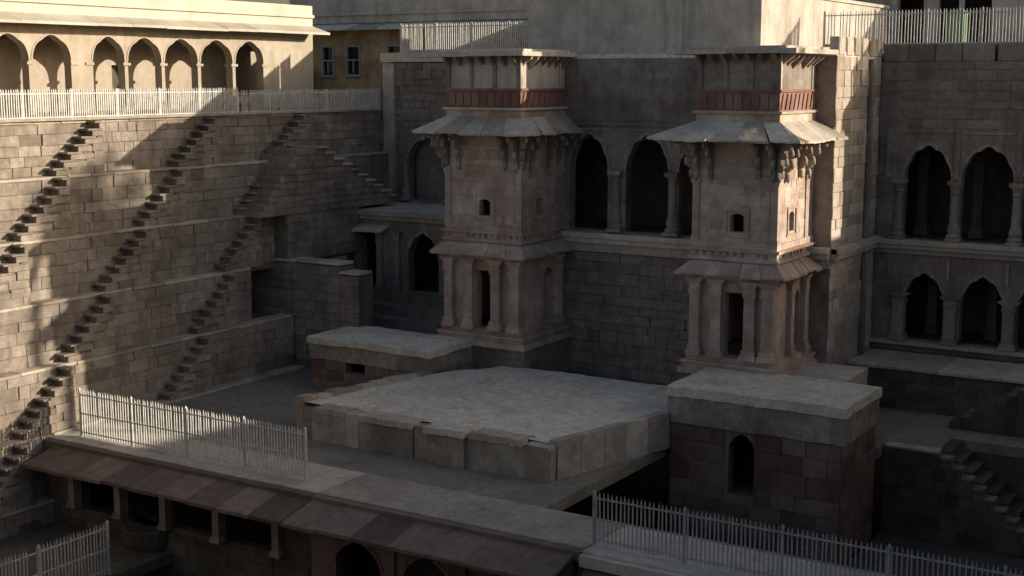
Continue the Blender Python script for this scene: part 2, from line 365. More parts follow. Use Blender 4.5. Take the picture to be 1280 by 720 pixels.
def fence(name, label, p0, p1, z, h, sp=0.12, post=2.4, rails=(0.12,0.9), pw=0.017, mat='fence', kerb=True):
    p0 = Vector(p0); p1 = Vector(p1); L = (p1-p0).length; d = (p1-p0)/L; ang = math.atan2(d.y, d.x)
    t = thing(name, (p0.x, p0.y, z), label, 'fence'); rg = random.Random(label)
    key = ('pk', h, pw, mat)
    if key not in _cache:
        b = MB(); b.frustum((-pw,pw,-pw,pw),0,(-pw,pw,-pw,pw),h*0.93); b.frustum((-pw,pw,-pw,pw),h*0.93,(-0.002,0.002,-0.002,0.002),h)
        me = bpy.data.meshes.new('picket'); me.from_pydata(b.v,[],b.f); me.materials.append(M[mat]); _cache[key] = me
        b = MB(); b.box(-0.035,0.035,-0.035,0.035,0,h*1.0); b.frustum((-0.045,0.045,-0.045,0.045),h,(-0.01,0.01,-0.01,0.01),h*1.05)
        me = bpy.data.meshes.new('post'); me.from_pydata(b.v,[],b.f); me.materials.append(M[mat]); _cache[('po',h,pw,mat)] = me
    n = max(1, round(L/post))
    for i in range(n+1):
        p = p0.lerp(p1, i/n); piece('post', _cache[('po',h,pw,mat)], (p.x,p.y,z), ang, t)
    for r in rails:
        b = MB(); b.bar((p0.x,p0.y,z+h*r),(p1.x,p1.y,z+h*r),0.022); b.build('rail', mat, t)
    m = int(L/sp)
    for i in range(m):
        p = p0.lerp(p1, (i+0.5)/m+rg.uniform(-0.04,0.04)/m); piece('picket', _cache[key], (p.x,p.y,z+0.05+rg.uniform(-0.01,0.008)), ang, t, (1,1,rg.uniform(0.985,1.01)), (rg.gauss(0,0.006), rg.gauss(0,0.008))) if rg.random() > 0.012 else None
    if kerb:
        b = MB(); nx, ny = -d.y*0.13, d.x*0.13
        b.prism([(p0.x-nx,p0.y-ny),(p1.x-nx,p1.y-ny),(p1.x+nx,p1.y+ny),(p0.x+nx,p0.y+ny)], z-0.02, z+0.08); b.build('kerb', 'ledge', t)
    return t

# ================================================================== SETTING
XW = -45.42                               # west rim of the well
b = MB(); R = 400
b.quad((-R,-R,0),(XW,-R,0),(XW,R,0),(-R,R,0)); b.quad((1,-R,0),(R,-R,0),(R,R,0),(1,R,0))
b.quad((XW,-R,0),(1,-R,0),(1,1,0),(XW,1,0)); b.quad((XW,60,0),(-9.7,60,0),(-9.7,R,0),(XW,R,0)); b.quad((-9.7,72,0),(1,72,0),(1,R,0),(-9.7,R,0))
struct(b.build('ground', 'ground'))
b = MB(); b.box(-9.7,1,59.6,72,-3.4,-3.0); struct(b.build('added_yard_floor', 'floor'))  # made-up sunken floor; ground lowered here so low sun reaches the tower flank
b = MB(); b.quad((-46,0,-21),(3,0,-21),(3,62,-21),(-46,62,-21)); struct(b.build('water', 'water'))
# plain stepped sides of the well behind and beside the camera
b = MB()
for k in range(8):
    o = 0.6*k; b.box(1-o, 3, 1, 62, -2.4*(k+1), -2.4*k-0.01); b.box(XW, 1, 0, 1+o, -2.4*(k+1), -2.4*k-0.01)
struct(b.build('rear_stepped_sides', 'sand'))
# lower court around the chambers
b = MB(); b.box(-43.6,-14.7,49.1,59.5,-12.4,-12.0); b.box(-47.6,-21.6,45.2,49.095,-12.4,-12.003); b.box(-43.6,-21.6,35.8,45.195,-12.4,-12.002); b.box(-14.695,-12.7,50.3,59.5,-12.4,-12.001); b.box(-12.695,1,52.1,59.5,-12.4,-12.0015)
struct(b.build('lower_court_floor', 'floor'))
b = MB(); b.box(-12.69,1,52.11,52.5,-20,-12.41); b.box(-43.6,1,36.4,37,-20,-12.41)
struct(b.build('lower_court_retaining_wall', 'damp'))
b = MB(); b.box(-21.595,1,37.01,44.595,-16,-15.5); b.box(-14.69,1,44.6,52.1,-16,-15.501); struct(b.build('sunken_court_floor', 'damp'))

# ================================================================== WEST STEPPED WALL
ZL = [0,-2.2,-4.6,-7.0,-9.45,-11.9,-14.3,-16.7]
YEND = [59.0,59.0,54.5,46.6,48.8,48.8,34.0]
TLAB = ['topmost sandstone tier right under the white rim railing, left side',
        'second stone tier from the rim on the left stepped side',
        'third stone tier from the rim on the left stepped side',
        'fourth stone tier from the rim on the left stepped side',
        'fifth stone tier, ending at the shaded side wall on the left',
        'sixth stone tier, just above the picket railing at lower left',
        'lowest stone tier, beside the brown eave at lower left']
FL = {0: [39.3,46.0,52.2], 1: [36.95,43.3,49.5], 2: [34.3,40.5,47.5], 3: [31.6,37.9,45.1], 4: [28.9,35.2,42.7], 5: [32.5,39.9], 6: [29.9]}
for k in range(7):
    X = XW+0.6*k; z1 = ZL[k]; z0 = ZL[k+1]; y1 = YEND[k]
    t = thing('stair_tier', (X, 27, z0), TLAB[k], 'stone wall')
    b = MB(); b.box(X-(4.0 if k in (3,4,5) else 0.9), X-0.01, 2, y1, z0-0.3, z1-0.12); b.build('wall_core', 'mortar', t)
    masonry(t, '+X', X, 27, y1, z0, z1-0.13, 0.44, (0.5,0.7,0.9,1.1,1.4,1.7), 'sand', (), k, 0.035, miss=0.012)
    # top slabs of this tier (its rim or ledge)
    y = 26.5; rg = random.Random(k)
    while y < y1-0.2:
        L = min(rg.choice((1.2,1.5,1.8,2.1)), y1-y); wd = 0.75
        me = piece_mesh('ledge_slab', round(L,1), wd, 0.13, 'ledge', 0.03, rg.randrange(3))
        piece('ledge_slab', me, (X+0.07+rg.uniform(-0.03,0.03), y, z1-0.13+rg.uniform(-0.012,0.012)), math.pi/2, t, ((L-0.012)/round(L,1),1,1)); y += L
    # stair flights: risers look towards -Y, the flight climbs towards +Y
    for yt in FL[k]:
        n = 7; run = 0.385; hh = (z1-z0-0.05)/n; ybot = yt-run*n
        b = MB(); b.extrude([(X+0.02,ybot+0.3,z0),(X+0.02,yt,z0),(X+0.02,yt,z1-0.5)], (0.5,0,0))
        f = b.build('stair_flight', 'mortar', t); WORLD[f.name] = f.location.copy()
        for i in range(n):          # each course runs from its own recessed riser to the back of the flight, with a tread slab on top
            y = ybot+i*run+0.2
            while y < yt-0.05:
                L = min(rg.choice((0.75,0.95,1.2)), yt-y)
                if yt-y-L < 0.3: L = yt-y
                Lq = round(L,1); th = 0.09 if y < ybot+i*run+0.27 else 0.0
                me = piece_mesh('stone_block', Lq, 0.6, round(hh,2), 'sand', 0.018, rg.randrange(3))
                piece('stone_block', me, (X+0.575+rg.uniform(-0.03,0.03), y, z0+i*hh), math.pi/2, f, ((L-0.012)/Lq,1,(hh-th-0.004)/round(hh,2)))
                y += L
            me = piece_mesh('step', 0.75, 0.64, 0.085, 'sand', 0.018, rg.randrange(3))
            piece('step', me, (X+0.60+rg.uniform(-0.03,0.03), ybot+i*run+rg.uniform(-0.03,0.02), z0+(i+1)*hh-0.087), math.pi/2, f, (min(1,(yt-ybot-i*run)/0.75),1,1))
# ---- wider double stair in the corner
t = thing('corner_stair', (-44,47,-4.6), 'broad dark stair descending to the right in the shaded left corner', 'stairs')
for i in range(10):        # a stepped pyramid of courses, broad flight going down to the right
    za = -4.7+i*0.305; ya = 46.9+i*0.30; yb = 51.2+(9-i)*0.62+0.55
    b = MB(); b.rough_box(-45.2,-43.24,ya,yb,za,za+0.3,0.012,0.5); b.build('step', 'sand', t)
    masonry(t, '+X', -43.24, ya, yb, za, za+0.285, 0.3, (0.6,0.8,1.0,1.3), 'sand', (), 140+i, 0.03)
    me = piece_mesh('tread_slab', 0.8, 2.0, 0.09, 'slab', 0.025, i%3); piece('tread_slab', me, (-43.12+0.03*(i%2), yb-0.72, za+0.285), math.pi/2, t)
b = MB(); b.box(-45.0,-43.34,48.9,54.4,-7.05,-4.7); b.build('base_core', 'mortar', t)
masonry(t, '+X', -43.34, 48.9, 54.4, -7.0, -4.7, 0.42, (0.6,0.8,1.0,1.3), 'sand', (), 160, 0.03)
# ---- shaded side wall in the left corner
t = thing('masonry_screen', (-41,48.9,-12), 'shaded rubble block wall behind the left flat-roofed chamber', 'stone wall')
b = MB(); b.box(-47.5,-40.2,48.95,50.0,-12,-7.0); b.box(-40.2,-39.1,48.95,50.0,-12,-7.4); b.build('wall_core', 'mortar', t)
masonry(t, '-Y', 48.95, -47.5, -40.2, -12, -6.98, 0.42, (0.6,0.8,1.0,1.2), 'fblock', (), 41, 0.05)
masonry(t, '-Y', 48.95, -40.2, -39.1, -12, -7.38, 0.42, (0.5,0.7), 'fblock', (), 42, 0.05)
for i,(xa,xb,z) in enumerate(((-47.5,-45.9,-6.98),(-45.9,-44.5,-6.98),(-44.5,-42.9,-6.98),(-42.9,-41.5,-6.98),(-41.5,-40.2,-6.98),(-40.2,-39.1,-7.38))):
    me = piece_mesh('coping_stone', round(xb-xa,1), 1.1, 0.12, 'slab', 0.03, i); piece('coping_stone', me, (xa,48.86,z+0.01*i), 0, t, ((xb-xa-0.01)/round(xb-xa,1),1,1))
# ---- stepped floor behind it
t = thing('corner_steps', (-39,50.5,-12), 'dark steps between the left pavilion and the corner doorway', 'stairs')
for i in range(6):
    b = MB(); b.rough_box(-44.0,-35.3,50.2+i*0.7,54.6,-12+0.002*i,-11.4+i*0.5,0.02,0.5); b.build('step','fblock',t)

# ================================================================== PALACE: CENTRE BLOCK
YC = 53.2
t = thing('palace_block', (-26.7,YC,-12), 'tall central palace wall with dark cusped gallery arches between the pavilions', 'palace')
ops = [(-33.3,-31.25,-5.0,-2.35,-0.72,'cusp'),(-30.35,-28.4,-5.0,-2.35,-0.72,'cusp'),(-27.5,-25.45,-5.0,-2.35,-0.72,'cusp'),(-24.95,-22.95,-5.0,-2.35,-0.72,'cusp'),(-22.3,-20.4,-5.0,-2.35,-0.72,'cusp')]
awall('gallery_wall','facade',t,'-Y',YC,0.55,-35.2,-18.17,-12.2,2.55,ops)
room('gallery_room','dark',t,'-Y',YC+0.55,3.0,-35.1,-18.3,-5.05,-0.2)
for o_ in ops[:]: arch_trim(t,'-Y',YC,o_,0.10,0.03)
for x in (-30.8,-27.95,-25.2,-22.63): column(t,x,YC-0.02,-5.0,-2.3,0.21)
b = MB(); b.box(-35.2,-18.17,YC-0.45,YC,-5.30,-5.08); b.box(-35.2,-18.17,YC-0.30,YC-0.001,-5.55,-5.30); b.box(-35.2,-18.17,YC-0.16,YC-0.001,-5.95,-5.55); b.build('balcony_ledge','slab',t)
b = MB(); b.box(-35.2,-18.17,YC-0.10,YC,-0.34,-0.22); b.build('string_course','facade',t)
for xa,xb in ((-30.45,-28.3),(-27.6,-25.35),(-25.05,-22.9)):
    b = MB(); b.box(xa-0.1,xb+0.1,YC-0.05,YC-0.001,-0.56,-0.48); b.build('hood_strip','carve',t)
masonry(t,'-Y',YC,-30.7,-22.3,-11.6,-5.98,0.47,(0.6,0.9,1.1,1.3),'fblock',(),50,0.05)
masonry(t,'-Y',YC,-30.3,-22.9,-0.15,2.5,0.45,(0.8,1.1,1.4,1.8),'facade',(),51,0.012)
# returns and roof
b = MB(); b.box(-18.5,-18.18,YC+0.56,59.5,-12.2,2.6); b.build('return_wall','mortar',t)
masonry(t,'+X',-18.17,YC+0.01,58.95,-12,2.6,0.5,(0.8,1.0,1.3,1.6),'ledge',(),52,0.025)
b = MB(); b.box(-18.14,-17.9,YC+0.0,59,-5.6,-5.1); b.box(-18.13,-17.75,YC+0.0,59,-5.35,-5.15); b.build('return_ledge','slab',t)
b = MB(); b.box(-18.10,-17.95,57.2,57.5,-12,2.5); b.build('pilaster','facade',t)
b = MB(); b.box(-35.2,-34.9,YC+0.56,59.5,-12.2,2.6); b.build('return_wall','facade',t)
b = MB(); b.box(-35.2,-18.17,YC+0.02,60,2.56,2.75); b.build('flat_roof','roofcem',t)
b = MB(); b.box(-19.0,-18.17,YC-0.02,YC-0.005,-12,2.5)
for i in range(6):    # parapet blocks along the top of the right return
    me = piece_mesh('parapet_block', 0.8, 0.4, 0.75, 'ledge', 0.05, i%3); piece('parapet_block', me, (-18.12,YC+0.1+i*0.98,2.6), math.pi/2, t)

# ---- upper house standing on the palace
t = thing('upper_house', (-27.7,54.6,2.6), 'plain grey plastered house block above the two pavilions', 'building')
YH = 54.6
b = MB(); b.rough_box(-33.4,-21.98,YH,72,2.5,5.3,0.02,1.2); b.build('wall','plaster',t)
b = MB(); b.box(-33.5,-21.88,YH-0.1,72.1,5.3,5.45); b.build('roof','plaster',t)
b = MB(); b.box(-25.75,-25.55,YH-0.09,YH+0.02,2.7,5.28); b.build('drain_strip','plaster',t)
b = MB(); b.box(-33.4,-22.0,YH-0.14,YH+0.02,2.5,2.72); b.build('base_moulding','facade',t)

# ================================================================== PAVILION TOWERS
def tower(x0, x1, y0, label, seed, ov=(1.5,1.35,1.3), so=0.85):
    y1 = YC; t = thing('pavilion_tower', ((x0+x1)/2,(y0+y1)/2,-12), label, 'pavilion', 'projecting pavilions on the palace front')
    rg = random.Random(seed); wdt = x1-x0
    b = MB(); b.rough_box(x0-0.35,x1+0.35,y0-0.25,y1,-12.0,-9.95,0.03,0.5); b.build('podium','fblock',t)
    for i,(e,za,zb) in enumerate(((0.42,-9.95,-9.72),(0.30,-9.72,-9.52),(0.36,-9.52,-9.42),(0.16,-9.42,-9.22))):
        b = MB(); b.box(x0-e,x1+e,y0-e,y1-0.01*i,za,zb); b.build('plinth_step','tower',t)
    # lower storey
    da = x0+wdt*0.40; db = da+0.85
    awall('lower_front_wall','tower',t,'-Y',y0,0.45,x0,x1,-9.22,-6.1,[(da,db,-9.2,-6.75,-6.62,'flat')])
    awall('lower_side_wall','tower',t,'+X',x1-0.003,0.4,y0+0.451,y1,-9.22,-6.1,[(y0+1.9,y0+2.75,-9.2,-7.0,-6.62,'cusp')])
    b = MB(); b.box(x0+0.003,x0+0.4,y0+0.451,y1,-9.22,-6.1); b.build('lower_side_wall','tower',t)
    b = MB(); b.box(x0+0.41,x1-0.41,y0+0.46,y1,-9.3,-9.15); b.build('chamber_floor','dark',t)
    for (x,y,r) in ((x0+0.18,y0-0.04,0.24),(da-0.28,y0-0.04,0.25),(db+0.28,y0-0.04,0.26),(x1-0.2,y0-0.02,0.27)):
        column(t,x,y,-9.22,-6.1,r*0.85,'tower',True,'pillar')
    for (y,r) in ((y0+1.55,0.2),(y0+3.05,0.22)): column(t,x1+0.02,y,-9.22,-6.1,r*0.85,'tower',True,'pillar')
    # skirt eave and mouldings
    b = MB(); b.box(x0-0.25,x1+0.25,y0-0.25,y1,-6.1,-5.93); b.build('architrave','tower',t)
    chajja(t,(x0-0.08,x1+0.08,y0-0.08,y1),(0.5,0.5,0.5),-5.42,-5.86,'FRL',{'F':5,'R':5,'L':4},'tower',0.09,0.02,seed,'skirt_slab')
    b = MB(); b.box(x0-0.02,x1+0.02,y0-0.02,y1,-5.93,-5.35); b.build('skirt_core','tower',t)
    for (e,za,zb) in ((0.16,-5.35,-5.22),(0.08,-5.22,-4.98),(0.20,-4.98,-4.86),(0.07,-4.86,-4.62)):
        b = MB(); b.box(x0-e,x1+e,y0-e,y1-0.002,za,zb); b.build('moulding','tower',t)
    n = int(wdt/0.32)
    for i in range(n):     # little rosettes on the moulding
        if rg.random() < 0.8:
            b = MB(); x = x0+0.1+i*0.32; b.frustum((x,x+0.16,y0-0.11,y0),-5.18,(x+0.03,x+0.13,y0-0.14,y0),-5.02); b.build('rosette','carve',t)
    for i in range(9):
        if rg.random() < 0.85:
            b = MB(); y = y0+0.15+i*0.38; b.frustum((x1,x1+0.11,y,y+0.16),-5.18,(x1,x1+0.14,y+0.03,y+0.13),-5.02); b.build('rosette','carve',t)
    # shaft with little windows
    wx = x0+wdt*0.44; win = (wx,wx+0.58,-4.22,-3.64,-3.50,'round'); wy = y0+1.3; win2 = (wy,wy+0.55,-4.22,-3.62,-3.46,'round')
    awall('shaft_front_wall','tower',t,'-Y',y0,0.4,x0,x1,-4.62,0.45,[win])
    awall('shaft_side_wall','tower',t,'+X',x1-0.003,0.35,y0+0.401,y1,-4.62,0.45,[win2])
    b = MB(); b.box(x0+0.003,x0+0.35,y0+0.401,y1,-4.62,0.45); b.build('shaft_side_wall','tower',t)
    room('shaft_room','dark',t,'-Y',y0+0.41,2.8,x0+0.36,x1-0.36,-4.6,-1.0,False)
    for o_, fc, pl in ((win,'-Y',y0),(win2,'+X',x1)):
        a,c,s_,p_,q_,_k = o_; W = lambda u,d,z: P3(fc,pl,u,d,z)
        for (ua,ub,za,zb) in ((a-0.22,a-0.12,s_-0.12,q_+0.22),(c+0.12,c+0.22,s_-0.12,q_+0.22),(a-0.12,c+0.12,q_+0.12,q_+0.22),(a-0.28,c+0.28,s_-0.2,s_-0.1)):
            b = MB(); p = W(ua,0.02,za); q = W(ub,-0.05,zb); b.box(min(p[0],q[0]),max(p[0],q[0]),min(p[1],q[1]),max(p[1],q[1]),za,zb); b.build('window_frame','tower',t)
    for (xa,xb) in ((x0-0.06,x0+0.22),(x1-0.26,x1+0.05)):      # corner pilasters
        b = MB(); b.box(xa,xb,y0-0.06,y0+0.2,-4.62,-2.35); b.box(xa-0.05,xb+0.05,y0-0.11,y0+0.22,-2.35,-2.2); b.box(xa-0.02,xb+0.02,y0-0.08,y0+0.2,-2.2,-2.08); b.box(xa-0.03,xb+0.03,y0-0.09,y0+0.2,-4.62,-4.45); b.build('corner_pilaster','tower',t)
    b = MB(); b.box(x1-0.1,x1+0.06,y1-0.95,y1-0.7,-4.62,-2.1); b.box(x1-0.1,x1+0.10,y1-1.0,y1-0.65,-2.3,-2.1); b.build('side_pilaster','tower',t)
    b = MB(); b.box(x0+0.9,x1-0.9,y0-0.04,y0,-2.12,-2.02); b.box(x0+0.5,x1-0.5,y0-0.05,y0-0.0,-1.32,-1.2); b.build('string_course','tower',t)
    masonry(t,'-Y',y0,x0+0.24,x1-0.28,-4.6,-0.9,0.42,(0.5,0.7,0.9,1.2),'tower',((win[0]-0.3,win[1]+0.3,-4.45,-3.25),),seed*3,0.012)
    masonry(t,'+X',x1-0.003,y0+0.05,y1-0.96,-4.6,-0.9,0.42,(0.5,0.7,0.9),'tower',((win2[0]-0.3,win2[1]+0.3,-4.45,-3.25),),seed*3+1,0.012)
    for zc in (-2.75,-1.75):    # thin course joints standing proud
        b = MB(); b.box(x0+0.25,x1-0.3,y0-0.018,y0,zc,zc+0.06); b.box(x1-0.01,x1+0.018,y0+0.2,y1-1.0,zc,zc+0.06); b.build('course_strip','tower',t)
    # brackets and big eave
    zt = -0.62
    for (x,y,a) in ((x0+0.1,y0,-math.pi/2),(x0+0.7,y0,-math.pi/2),(x1-0.75,y0,-math.pi/2),(x1-0.15,y0,-math.pi/2),(x1,y0,-math.pi/4),(x0,y0,-3*math.pi/4),(x1,y0+0.15,0),(x1,y0+0.75,0),(x1,y0+2.2,0),(x1,y0+3.1,0),(x0,y0+0.3,math.pi),(x0,y0+2.2,math.pi)):
        diag = abs(math.cos(a)*math.sin(a)) > 0.1
        bracket(t,x,y,zt,a,1.05 if diag else 0.78,1.55*rg.uniform(0.9,1.05),0.17)
    chajja(t,(x0-0.02,x1+0.02,y0-0.02,y1+0.0),ov,0.05,-0.60,'FRL',{'F':5,'R':4,'L':3},'slab',0.09,0.07,seed+5)
    b = MB(); b.box(x0-0.16,x1+0.16,y0-0.16,y1,-0.85,-0.66); b.build('bracket_beam','tower',t)
    # neck, red band, upper box
    b = MB(); b.box(x0-0.12,x1+0.12,y0-0.12,y1-0.003,0.36,0.46); b.build('thin_ledge','slab',t)
    b = MB(); b.box(x0+0.04,x1-0.04,y0+0.04,y1-0.004,0.46,1.18); b.build('red_band','redband',t)
    for i in range(9):
        b = MB(); x = x0+0.1+i*(wdt-0.2)/9; b.box(x+0.03,x+(wdt-0.2)/9-0.03,y0-0.0,y0+0.05,0.54,1.10); b.build('band_panel','redband',t)
    for i in range(8):
        b = MB(); y = y0+0.12+i*0.45
        b.extrude([(x1-0.05,y,0.52),(x1-0.05,y+0.16,0.52),(x1-0.05,y+0.36,1.12),(x1-0.05,y+0.2,1.12)],(0.06,0,0)); b.build('band_panel','redband',t)
    b = MB(); b.box(x0-0.04,x1+0.04,y0-0.04,y1-0.005,1.18,1.28); b.build('band_cap','redband',t)
    b = MB(); b.box(x0+0.05,x1-0.05,y0+0.05,y1-0.006,1.28,2.62); b.build('upper_wall','facade' if seed < 10 else 'plaster',t)
    for i in range(4):
        b = MB(); x = x0+0.06+i*(wdt-0.27)/3; b.box(x,x+0.16,y0-0.01,y0+0.08,1.28,2.62); b.build('upper_pilaster','facade',t)
    for ya in (y0,y1-0.5):
        b = MB(); b.box(x1-0.08,x1,ya,ya+0.15,1.28,2.62); b.build('upper_pilaster','plaster',t)
    for i in range(7):     # small corbels under the roof slab
        b = MB(); x = x0+0.1+i*(wdt-0.4)/6; h_ = rg.uniform(0.15,0.3)
        b.extrude([(x,y0+0.06,2.62),(x,y0-0.45,2.62),(x,y0-0.4,2.52),(x,y0+0.06,2.62-h_-0.15)],(0.13,0,0)); b.build('corbel','carve',t)
        b = MB(); y = y0+0.15+i*0.55; h_ = rg.uniform(0.2,0.4)
        b.extrude([(x1-0.06,y,2.62),(x1+0.45,y,2.62),(x1+0.4,y,2.5),(x1+0.15,y,2.62-h_),(x1-0.06,y,2.62-h_-0.2)],(0,0.13,0)); b.build('corbel','carve',t)
    def slab(poly, za, zb, sd): 
        b = MB(); b.prism(jag(poly,0.4,0.10,sd),za,zb); b.build('roof_slab','slab',t)
    xm = x0+wdt*rg.uniform(0.35,0.6)
    slab([(x0-0.95,y0-0.8),(xm-0.006,y0-0.8),(xm-0.006,y1),(x0-0.95,y1)],2.62,2.80,seed+1)
    slab([(xm+0.006,y0-0.76),(x1+so,y0-0.76),(x1+so,y1),(xm+0.006,y1)],2.635,2.82,seed+2)
    b = MB(); b.box(x0-0.2,x1+0.2,y0-0.1,y1,2.82,2.93); b.build('roof_cap','slab',t)
    return t
tower(-22.42,-18.97,49.27,'right pavilion tower with one sunlit flank and red frieze', 3)
tower(-34.42,-30.58,49.4,'left pavilion tower standing wholly in shade above the left chamber', 17, (1.0,1.0,1.15), 0.55)

# ================================================================== WINGS
t = thing('palace_wing', (-15,59,-10), 'right palace wing with two storeys of dark cusped arches', 'palace', 'palace wings')
up = [(-16.97,-14.97,-5.2,-2.6,-1.12,'cusp'),(-14.54,-12.4,-5.2,-2.6,-1.12,'cusp'),(-12.05,-10.0,-5.2,-2.6,-1.12,'cusp')]
lo = [(-16.77,-15.05,-9.65,-8.0,-6.65,'cusp'),(-14.33,-12.55,-9.65,-8.0,-6.65,'cusp'),(-12.0,-10.3,-9.65,-8.0,-6.65,'cusp')]
XE = -9.6
awall('upper_arcade_wall','facade',t,'-Y',59,0.5,-18.16,XE,-5.65,2.4,up)
awall('lower_arcade_wall','facade',t,'-Y',59.02,0.5,-18.16,XE,-10.15,-5.65,lo)
room('upper_room','dark',t,'-Y',59.5,3.2,-18.1,XE+0.1,-5.25,-0.6); room('lower_room','dark',t,'-Y',59.52,3.2,-18.1,XE+0.1,-9.7,-5.7)
for o_ in up: arch_trim(t,'-Y',59,o_,0.1,0.03)
for o_ in lo: arch_trim(t,'-Y',59.02,o_,0.1,0.03)
for x in (-17.15,-14.76,-12.23): column(t,x,58.98,-5.2,-2.6,0.19)
for x in (-16.95,-14.69,-12.28): column(t,x,59.0,-9.65,-7.6,0.24,'carve',True,'pillar')
for x in (-17.0,-14.6,-12.1): column(t,x+0.35,61.0,-5.2,-1.2,0.2,'damp',True,'inner_column')  # inner columns coloured darker to recede into the arcade shade
for x in (-16.0,-13.4): column(t,x,61.0,-9.65,-6.2,0.2,'damp',True,'inner_column')
b = MB(); b.box(-18.16,XE,58.62,59,-5.42,-5.22); b.box(-18.16,XE,58.76,58.999,-5.62,-5.42); b.box(-18.16,XE,58.9,59.018,-5.85,-5.62); b.build('ledge','slab',t)
b = MB(); b.box(-18.16,XE,58.7,59.01,-9.85,-9.68); b.build('sill','slab',t)
for x in (-17.65,-14.76,-12.23):
    b = MB(); b.box(x-0.12,x+0.12,58.93,59.0,-2.55,-0.45); b.build('pilaster','facade',t)
for x in (-16.0,-13.5,-11.0):
    b = MB(); b.box(x-1.05,x+1.05,58.95,59,-0.62,-0.54); b.build('hood_strip','carve',t)
masonry(t,'-Y',59,-18.1,XE,-0.4,2.35,0.42,(0.6,0.9,1.2,1.5),'fblock',(),60,0.02)
masonry(t,'-Y',59,-18.1,-17.35,-5.15,-0.6,0.45,(0.75,),'fblock',(),61,0.02)
x = -18.1; rg = random.Random(8)
while x < XE:
    L = rg.uniform(0.9,2.0); me = piece_mesh('parapet_block', round(L,1), 0.5, 0.74, 'fblock', 0.04, rg.randrange(3)); piece('parapet_block', me, (x,58.97,2.4), 0, t); x += round(L,1)+rg.choice((0.02,0.12,0.2))
b = MB(); b.box(-18.15,XE,59.5,66,2.4,3.1); b.build('flat_roof','roofcem',t)
for x in (-17.5,-14.95,-12.5):
    b = MB(); b.box(x,x+0.12,58.88,59.03,-6.9,-6.0); b.build('drain_spout','carve',t)

t = thing('palace_wing', (-40,59,-9), 'left palace wing, mostly hidden behind the shaded pavilion', 'palace', 'palace wings')
aw = [(-43.6,-41.1,-4.75,-2.6,-1.4,'cusp'),(-40.0,-37.5,-4.75,-2.6,-1.4,'cusp')]
awall('upper_arcade_wall','facade',t,'-Y',59,0.5,-45.4,-35.2,-5.4,2.5,aw)
b = MB(); b.box(-45.4,-35.2,59.9,60.1,-5.4,3.0); b.build('niche_back','facade',t)
for o_ in aw: arch_trim(t,'-Y',59,o_,0.1,0.03)
for x in (-43.75,-40.9): column(t,x,58.95,-4.75,-2.6,0.17)
b = MB(); b.box(-45.1,-44.4,58.8,59,-5.0,2.5); b.build('pilaster','tower',t)
masonry(t,'-Y',59,-44.4,-36,-0.9,2.5,0.36,(0.4,0.6,0.8,1.0),'fblock',(),62,0.05)
b = MB(); b.box(-45.4,-35.2,59.0,63.5,2.56,3.05); b.build('flat_roof','roofcem',t)
# lower storey in front
lw = [(-43.35,-42.3,-8.9,-6.3,-5.85,'flat'),(-40.35,-38.5,-8.9,-7.2,-5.9,'cusp')]
awall('lower_wall','facade',t,'-Y',54.5,0.5,-44.3,-35.2,-9.1,-5.05,lw)
room('lower_room','dark',t,'-Y',55.0,3.5,-44.2,-35.3,-9.0,-5.3)
arch_trim(t,'-Y',54.5,lw[1],0.12,0.04)
b = MB(); b.box(-44.3,-35.2,54.55,59,-5.05,-4.9); b.build('walkway','slab',t)
b = MB(); b.box(-44.3,-35.2,54.2,54.55,-5.12,-4.92); b.box(-44.3,-35.2,54.34,54.5,-5.35,-5.12); b.build('cornice','slab',t)
for i,(xa,xb) in enumerate(((-44.2,-42.9),(-42.85,-41.5))):
    b = MB(); b.hexa([(xa,54.48,-5.72),(xb,54.48,-5.72),(xb,53.75,-5.98+0.05*i),(xa,53.75,-5.95),(xa,54.48,-5.62),(xb,54.48,-5.62),(xb,53.75,-5.88+0.05*i),(xa,53.75,-5.85)]); b.build('door_canopy_slab','slab',t)
for x in (-43.55,-42.1,-41.0): column(t,x,54.5,-9.0,-5.9,0.16,'carve',True,'pillar')

# ================================================================== FLAT-ROOFED CHAMBERS
t = thing('stone_chamber', (-36.3,48,-12), 'left flat-roofed stone chamber with a small dark window', 'stone building', 'flat-roofed chambers')
awall('front_wall','fblock',t,'-Y',46.0,0.5,-39.5,-33.0,-12,-10.0,[(-37.6,-36.5,-11.2,-10.75,-10.72,'flat')])
for xa in (-33.3,-39.5):
    b = MB(); b.rough_box(xa,xa+0.3,46.0,49.2,-12,-9.95,0.03); b.build('side_wall','fblock',t)
masonry(t,'-Y',46.0,-39.5,-33.02,-12,-10.72,0.42,(0.5,0.7,0.9),'redstone',((-37.7,-36.4,-11.3,-10.65),),70,0.03)
b = MB(); b.rough_box(-39.56,-32.94,45.92,49.2,-10.68,-9.97,0.07,0.2); b.build('plaster_band','oldplaster',t)
masonry(t,'+X',-33.0,46.0,49.1,-12,-10.0,0.42,(0.5,0.7,0.9),'fblock',(),72,0.03)
b = MB(); b.rough_box(-39.65,-32.85,45.85,49.3,-10.0,-9.72,0.045,0.2); b.build('roof','roofcem',t)
room('inside','dark',t,'-Y',46.5,2.4,-39.1,-33.4,-11.9,-10.05)

